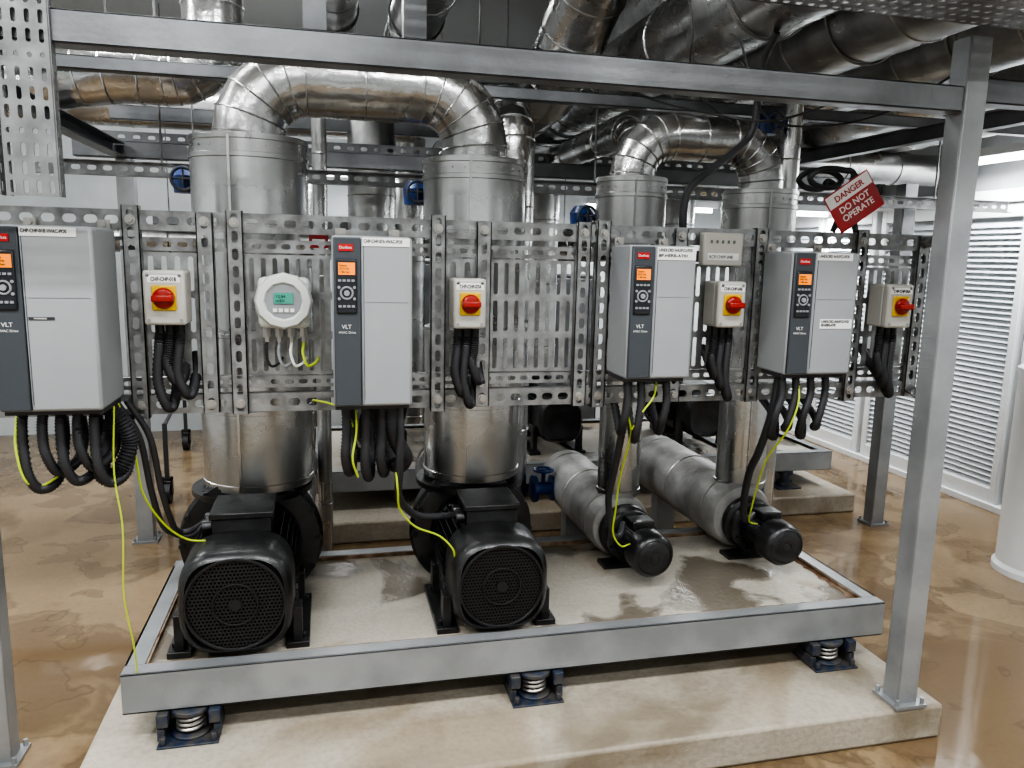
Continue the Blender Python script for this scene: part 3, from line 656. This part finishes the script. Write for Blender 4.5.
P=[Vector((.80,3.45,0)),Vector((.80,3.45,2.02))]+arc((.80,3.65,2.02),.2,math.pi,math.pi/2,5,'yz')+[Vector((.80,5.6,2.22))]
pipe('overhead_duct',P,.105,M_foil2,'silver riser elbow turning back under the ducts','duct',G,.6,hang=False)
P=[Vector((1.42,3.5,0)),Vector((1.42,3.5,1.98))]+arc((1.42,3.68,1.98),.18,math.pi,math.pi/2,5,'yz')+[Vector((1.42,6.0,2.16))]
pipe('overhead_duct',P,.075,M_foil,'slim silver riser elbow turning toward the back wall','duct',G,.6,hang=False)
P=[Vector((-1.35,3.55,2.10)),Vector((-1.0,3.55,2.22)),Vector((-.80,3.55,2.25)),Vector((-.64,3.55,2.25))]+arc((-.62,3.55,2.43),.18,-math.pi/2,0,5)+[Vector((-.44,3.55,3.2))]
pipe('overhead_duct',P,.12,M_foil2,'foil-wrapped duct elbow turning up to the ceiling','duct',G,.2,hang=False)
pipe('overhead_duct',[Vector((2.65,4.5,2.17)),Vector((4.18,4.5,2.17))],.10,M_foil,'silver duct running into the louvred wall','duct',G,.5,hang=False)
pipe('overhead_duct',[Vector((2.6,5.4,2.12)),Vector((4.18,5.4,2.12))],.10,M_foil,'silver duct low along the louvred wall','duct',G,.5,hang=False)
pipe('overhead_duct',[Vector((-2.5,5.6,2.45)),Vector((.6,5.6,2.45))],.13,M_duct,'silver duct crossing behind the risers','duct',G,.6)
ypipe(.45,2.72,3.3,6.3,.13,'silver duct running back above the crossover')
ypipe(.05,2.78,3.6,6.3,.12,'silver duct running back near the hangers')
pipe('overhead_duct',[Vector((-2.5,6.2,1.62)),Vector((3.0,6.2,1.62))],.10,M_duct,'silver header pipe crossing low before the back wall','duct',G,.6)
pipe('vertical_pipe',[(2.06,3.25,.0),(2.06,3.25,2.30)],.045,M_foil,'slim vertical silver pipe beside the slim risers','pipe',None,.7)
pipe('vertical_pipe',[(-.03,3.9,.0),(-.03,3.9,2.3)],.035,M_duct,'thin vertical pipe between wide risers','pipe',None,.7)
pipe('vertical_pipe',[(.62,6.0,.0),(.62,6.0,2.4)],.11,M_duct,'silver vertical pipe before the back wall','pipe',None,.7)
pipe('vertical_pipe',[(-.2,6.3,.0),(-.2,6.3,2.3)],.10,M_duct,'second silver vertical pipe before the back wall','pipe',None,.7)
t=thing('hazard_tag','small red tag hanging on thin vertical pipe','warning sign',(-.03,3.865,1.56))
MB().box(-.085,.005,3.862,3.866,1.57,1.66).obj('tag_panel',t,M_tag); MB().box(-.07,-.01,3.8605,3.8625,1.60,1.612).obj('tag_stripe',t,M_white)
# rear plinth, frame, pumps
MB().box(-.15,3.22,4.05,5.5,0,.12).obj('concrete_plinth',None,M_conc,bevel=.012,label='pale concrete plinth under rear pump row',cat='plinth')
sk2=thing('pump_base_frame','grey steel base frame of the rear pump row','base frame',(1.5,4.8,.24))
chan_x(MB(),-.1,3.15,4.22,.235,.355,.06).obj('front_channel',sk2,M_paint,bevel=.002)
chan_x(MB(),-.1,3.15,5.4,.235,.355,.06,-1).obj('rear_channel',sk2,M_paint,bevel=.002)
chan_y(MB(),4.281,5.339,-.1,.235,.355,.06).obj('side_channel',sk2,M_paint); chan_y(MB(),4.281,5.339,3.15,.235,.355,.06,-1).obj('side_channel',sk2,M_paint)
MB().box(-.09,3.14,4.23,5.39,.25,.335).obj('concrete_infill',sk2,M_conc2)
for x in (.6,1.7,2.85):
    t=thing('spring_isolator','dark blue spring mount under rear frame','vibration mount',(x,4.27,.12),'spring mounts under the rear frame')
    m=MB(); m.box(x-.08,x+.08,4.2,4.34,.12,.13); m.lathe((x,4.27,.13),(0,0,1),[(0,.05),(.03,.05),(.03,.03),(.08,.03),(.08,.05),(.105,.05)],20); m.obj('housing',t,M_navy)
for x in (.28,1.38,2.36): big_pump(x,4.42,.56,.335,'rear row pumps','black pump set on the rear base frame',R=.15,detail=False)
for x,r in ((.28,.15),(1.38,.13),(2.36,.13)):
    pipe('rear_riser_pipe',[(x,5.07,.75),(x,5.07,2.0 if x>1 else 2.6)],r,M_duct,'silver insulated riser over a rear pump','pipe','rear row risers',.5)
for x,w_,h_ in ((.95,.7,1.5),(1.95,.8,1.4)):  # invented dark cabinets, put in to make the rear background darker
    t=thing('backdrop_cabinet','dark grey cabinet added at the back wall to darken the background','cabinet',(x,6.75,0),'added dark backdrop cabinets')
    MB().box(x-w_/2,x+w_/2,6.5,6.98,0,h_).obj('cabinet_body',t,M_dark,bevel=.006)
    MB().box(x-w_/2+.02,x+w_/2-.02,6.485,6.5,.06,h_-.03).obj('cabinet_door',t,M_beam,bevel=.004)
    MB().box(x+w_/2-.08,x+w_/2-.06,6.465,6.485,h_*.5,h_*.5+.12).obj('door_handle',t,M_dark,bevel=.003)
t=thing('wheeled_stand','slim black stand on castors behind the pumps','stand',(-1.02,5.3,0))
for (xx,yy) in ((-.985,4.95),(-1.10,6.3)):
    MB().box(xx-.012,xx+.012,yy-.012,yy+.012,.15,.5).obj('stand_leg',t,M_dark)
    m=MB(); m.cyl((xx-.02,yy,.065),(xx+.02,yy,.065),.065,24); m.box(xx-.03,xx-.022,yy-.02,yy+.02,.05,.16); m.box(xx+.022,xx+.03,yy-.02,yy+.02,.05,.16); m.box(xx-.03,xx+.03,yy-.02,yy+.02,.14,.16); m.obj('castor',t,M_blk2)
MB().tube([(-.985,4.95,.49),(-1.10,6.3,.49)],.012,8).obj('stand_rail',t,M_dark)
def valve(x,y,z,x2,lab,zb=None):
    t=thing('valve_actuator',lab,'valve',(x,y,z-.05),'blue valves')
    MB().lathe((x,y,z-.045),(0,0,1),[(0,.03),(.0,.045),(.06,.05),(.075,.04),(.09,.03)],24).obj('gearbox',t,M_blue,sharp=35)
    m=MB(); m.tube([(x,y,z),(x2,y-.0,z)],.014,12); m.obj('stem',t,M_blue)
    m=MB(); m.ring((x,y-.08,z),(0,1,0),.04,.006,28,8); m.tube([(x-.04,y-.08,z),(x+.04,y-.08,z)],.004,8); m.tube([(x,y-.08,z-.04),(x,y-.08,z+.04)],.004,8); m.tube([(x,y-.08,z),(x,y,z)],.007,8)
    m.obj('handwheel',t,M_navy)
valve(-.50,3.12,1.80,-.38,'blue gear-operated valve beside wide riser')
valve(.345,3.15,1.79,.5,'blue gear-operated valve between wide risers')
valve(1.04,3.15,1.72,1.15,'blue gear-operated valve beside slim riser')
valve(1.93,3.25,2.16,2.03,'blue gear-operated valve on slim vertical pipe')
M_bluel=mat('bright_blue_enamel',(.02,.075,.27),.35,c2=(.015,.04,.15),scale=20)
t=thing('gate_valve','small blue flanged valve on suction pipe','valve',(.98,3.42,.4))
MB().lathe((1.05,3.42,.46),(-1,0,0),[(0,.035),(.01,.035),(.01,.062),(.028,.062),(.028,.032),(.10,.032),(.10,.065),(.118,.065)],24).obj('valve_body',t,M_bluel,sharp=30)
m=MB(); m.cyl((.985,3.42,.46),(.985,3.42,.55),.01,10); m.ring((.985,3.42,.55),(0,0,1),.045,.006,24,8); m.tube([(.94,3.42,.55),(1.03,3.42,.55)],.004,6); m.obj('handwheel',t,M_bluel)
# ---------------------------------------------------------------- lights
def lamp(x,y,z,L,axis='x',e=28,col=(.97,.985,1)):
    t=thing('fluorescent_light','white linear fluorescent light fitting','light fitting',(x,y,z),'linear fluorescent lights')
    hx,hy=(L/2,.06) if axis=='x' else (.06,L/2)
    MB().box(x-hx,x+hx,y-hy,y+hy,z,z+.05).obj('fitting_body',t,M_louv)
    d=Vector((hx-.03,0,0)) if axis=='x' else Vector((0,hy-.03,0)); c=Vector((x,y,z-.018))
    MB().cyl(c-d,c+d,.02,12).obj('tube',t,M_lamp)
    if z<3.1:
        for s_ in (-.8,.8): MB().tube([c+d*s_+Vector((0,0,.05)),Vector((c.x+d.x*s_,c.y+d.y*s_,ZC))],.004,6).obj('hanger_rod',t,M_spring)
    l=bpy.data.lights.new('lamp_glow','AREA'); l.shape='RECTANGLE'; l.size=L if axis=='x' else .12; l.size_y=.12 if axis=='x' else L; l.energy=e; l.color=col
    o=bpy.data.objects.new('lamp_glow',l); COL.objects.link(o); o.parent=t; o.location=(0,0,-.045)
for (x,y) in ((-.5,5.2),(-2.6,3.2),(-.45,3.15)): lamp(x,y,3.2,1.3,'x',38)
for (x,y) in ((-1.2,.9),(.9,.7),(2.9,.9),(-1.0,-.9),(1.8,-.9)): lamp(x,y,3.2,1.4,'x',50)
lamp(-2.6,1.2,3.2,1.3,'y',48)  # added fill, lightens the drives' left sides like bounce from the wall
lamp(.4,6.3,2.17,1.3,'x',20); lamp(3.62,5.8,1.97,.95,'x',32); lamp(-2.3,5.0,2.9,1.3,'y',30)
lamp(3.88,3.6,2.2,1.3,'y',36); lamp(2.7,6.3,2.0,1.2,'x',19)  # first one is added fill to brighten the louvres, in place of daylight
w=bpy.data.worlds.new('World'); scene.world=w; w.use_nodes=True
w.node_tree.nodes['Background'].inputs[0].default_value=(.8,.85,.9,1); w.node_tree.nodes['Background'].inputs[1].default_value=.5
# ---------------------------------------------------------------- camera
a,p,r=math.radians(13.5),math.radians(9.4),math.radians(1.25)
F=Vector((math.sin(a)*math.cos(p),math.cos(a)*math.cos(p),-math.sin(p)))
R0=Vector((math.cos(a),-math.sin(a),0)); U0=R0.cross(F)
X=R0*math.cos(r)+U0*math.sin(r); Y=U0*math.cos(r)-R0*math.sin(r)
cam=bpy.data.cameras.new('camera'); cam.sensor_width=36; cam.lens=770/1024*36; cam.clip_start=.05
co=bpy.data.objects.new('camera',cam); COL.objects.link(co)
Mx=Matrix((X,Y,-F)).transposed().to_4x4(); Mx.translation=Vector((0,0,CAMH)); co.matrix_world=Mx
scene.camera=co
try:
    scene.view_settings.view_transform='AgX'; scene.view_settings.look='AgX - High Contrast'
except Exception: pass
for o in bpy.data.objects:
    if '_w' in o: del o['_w']
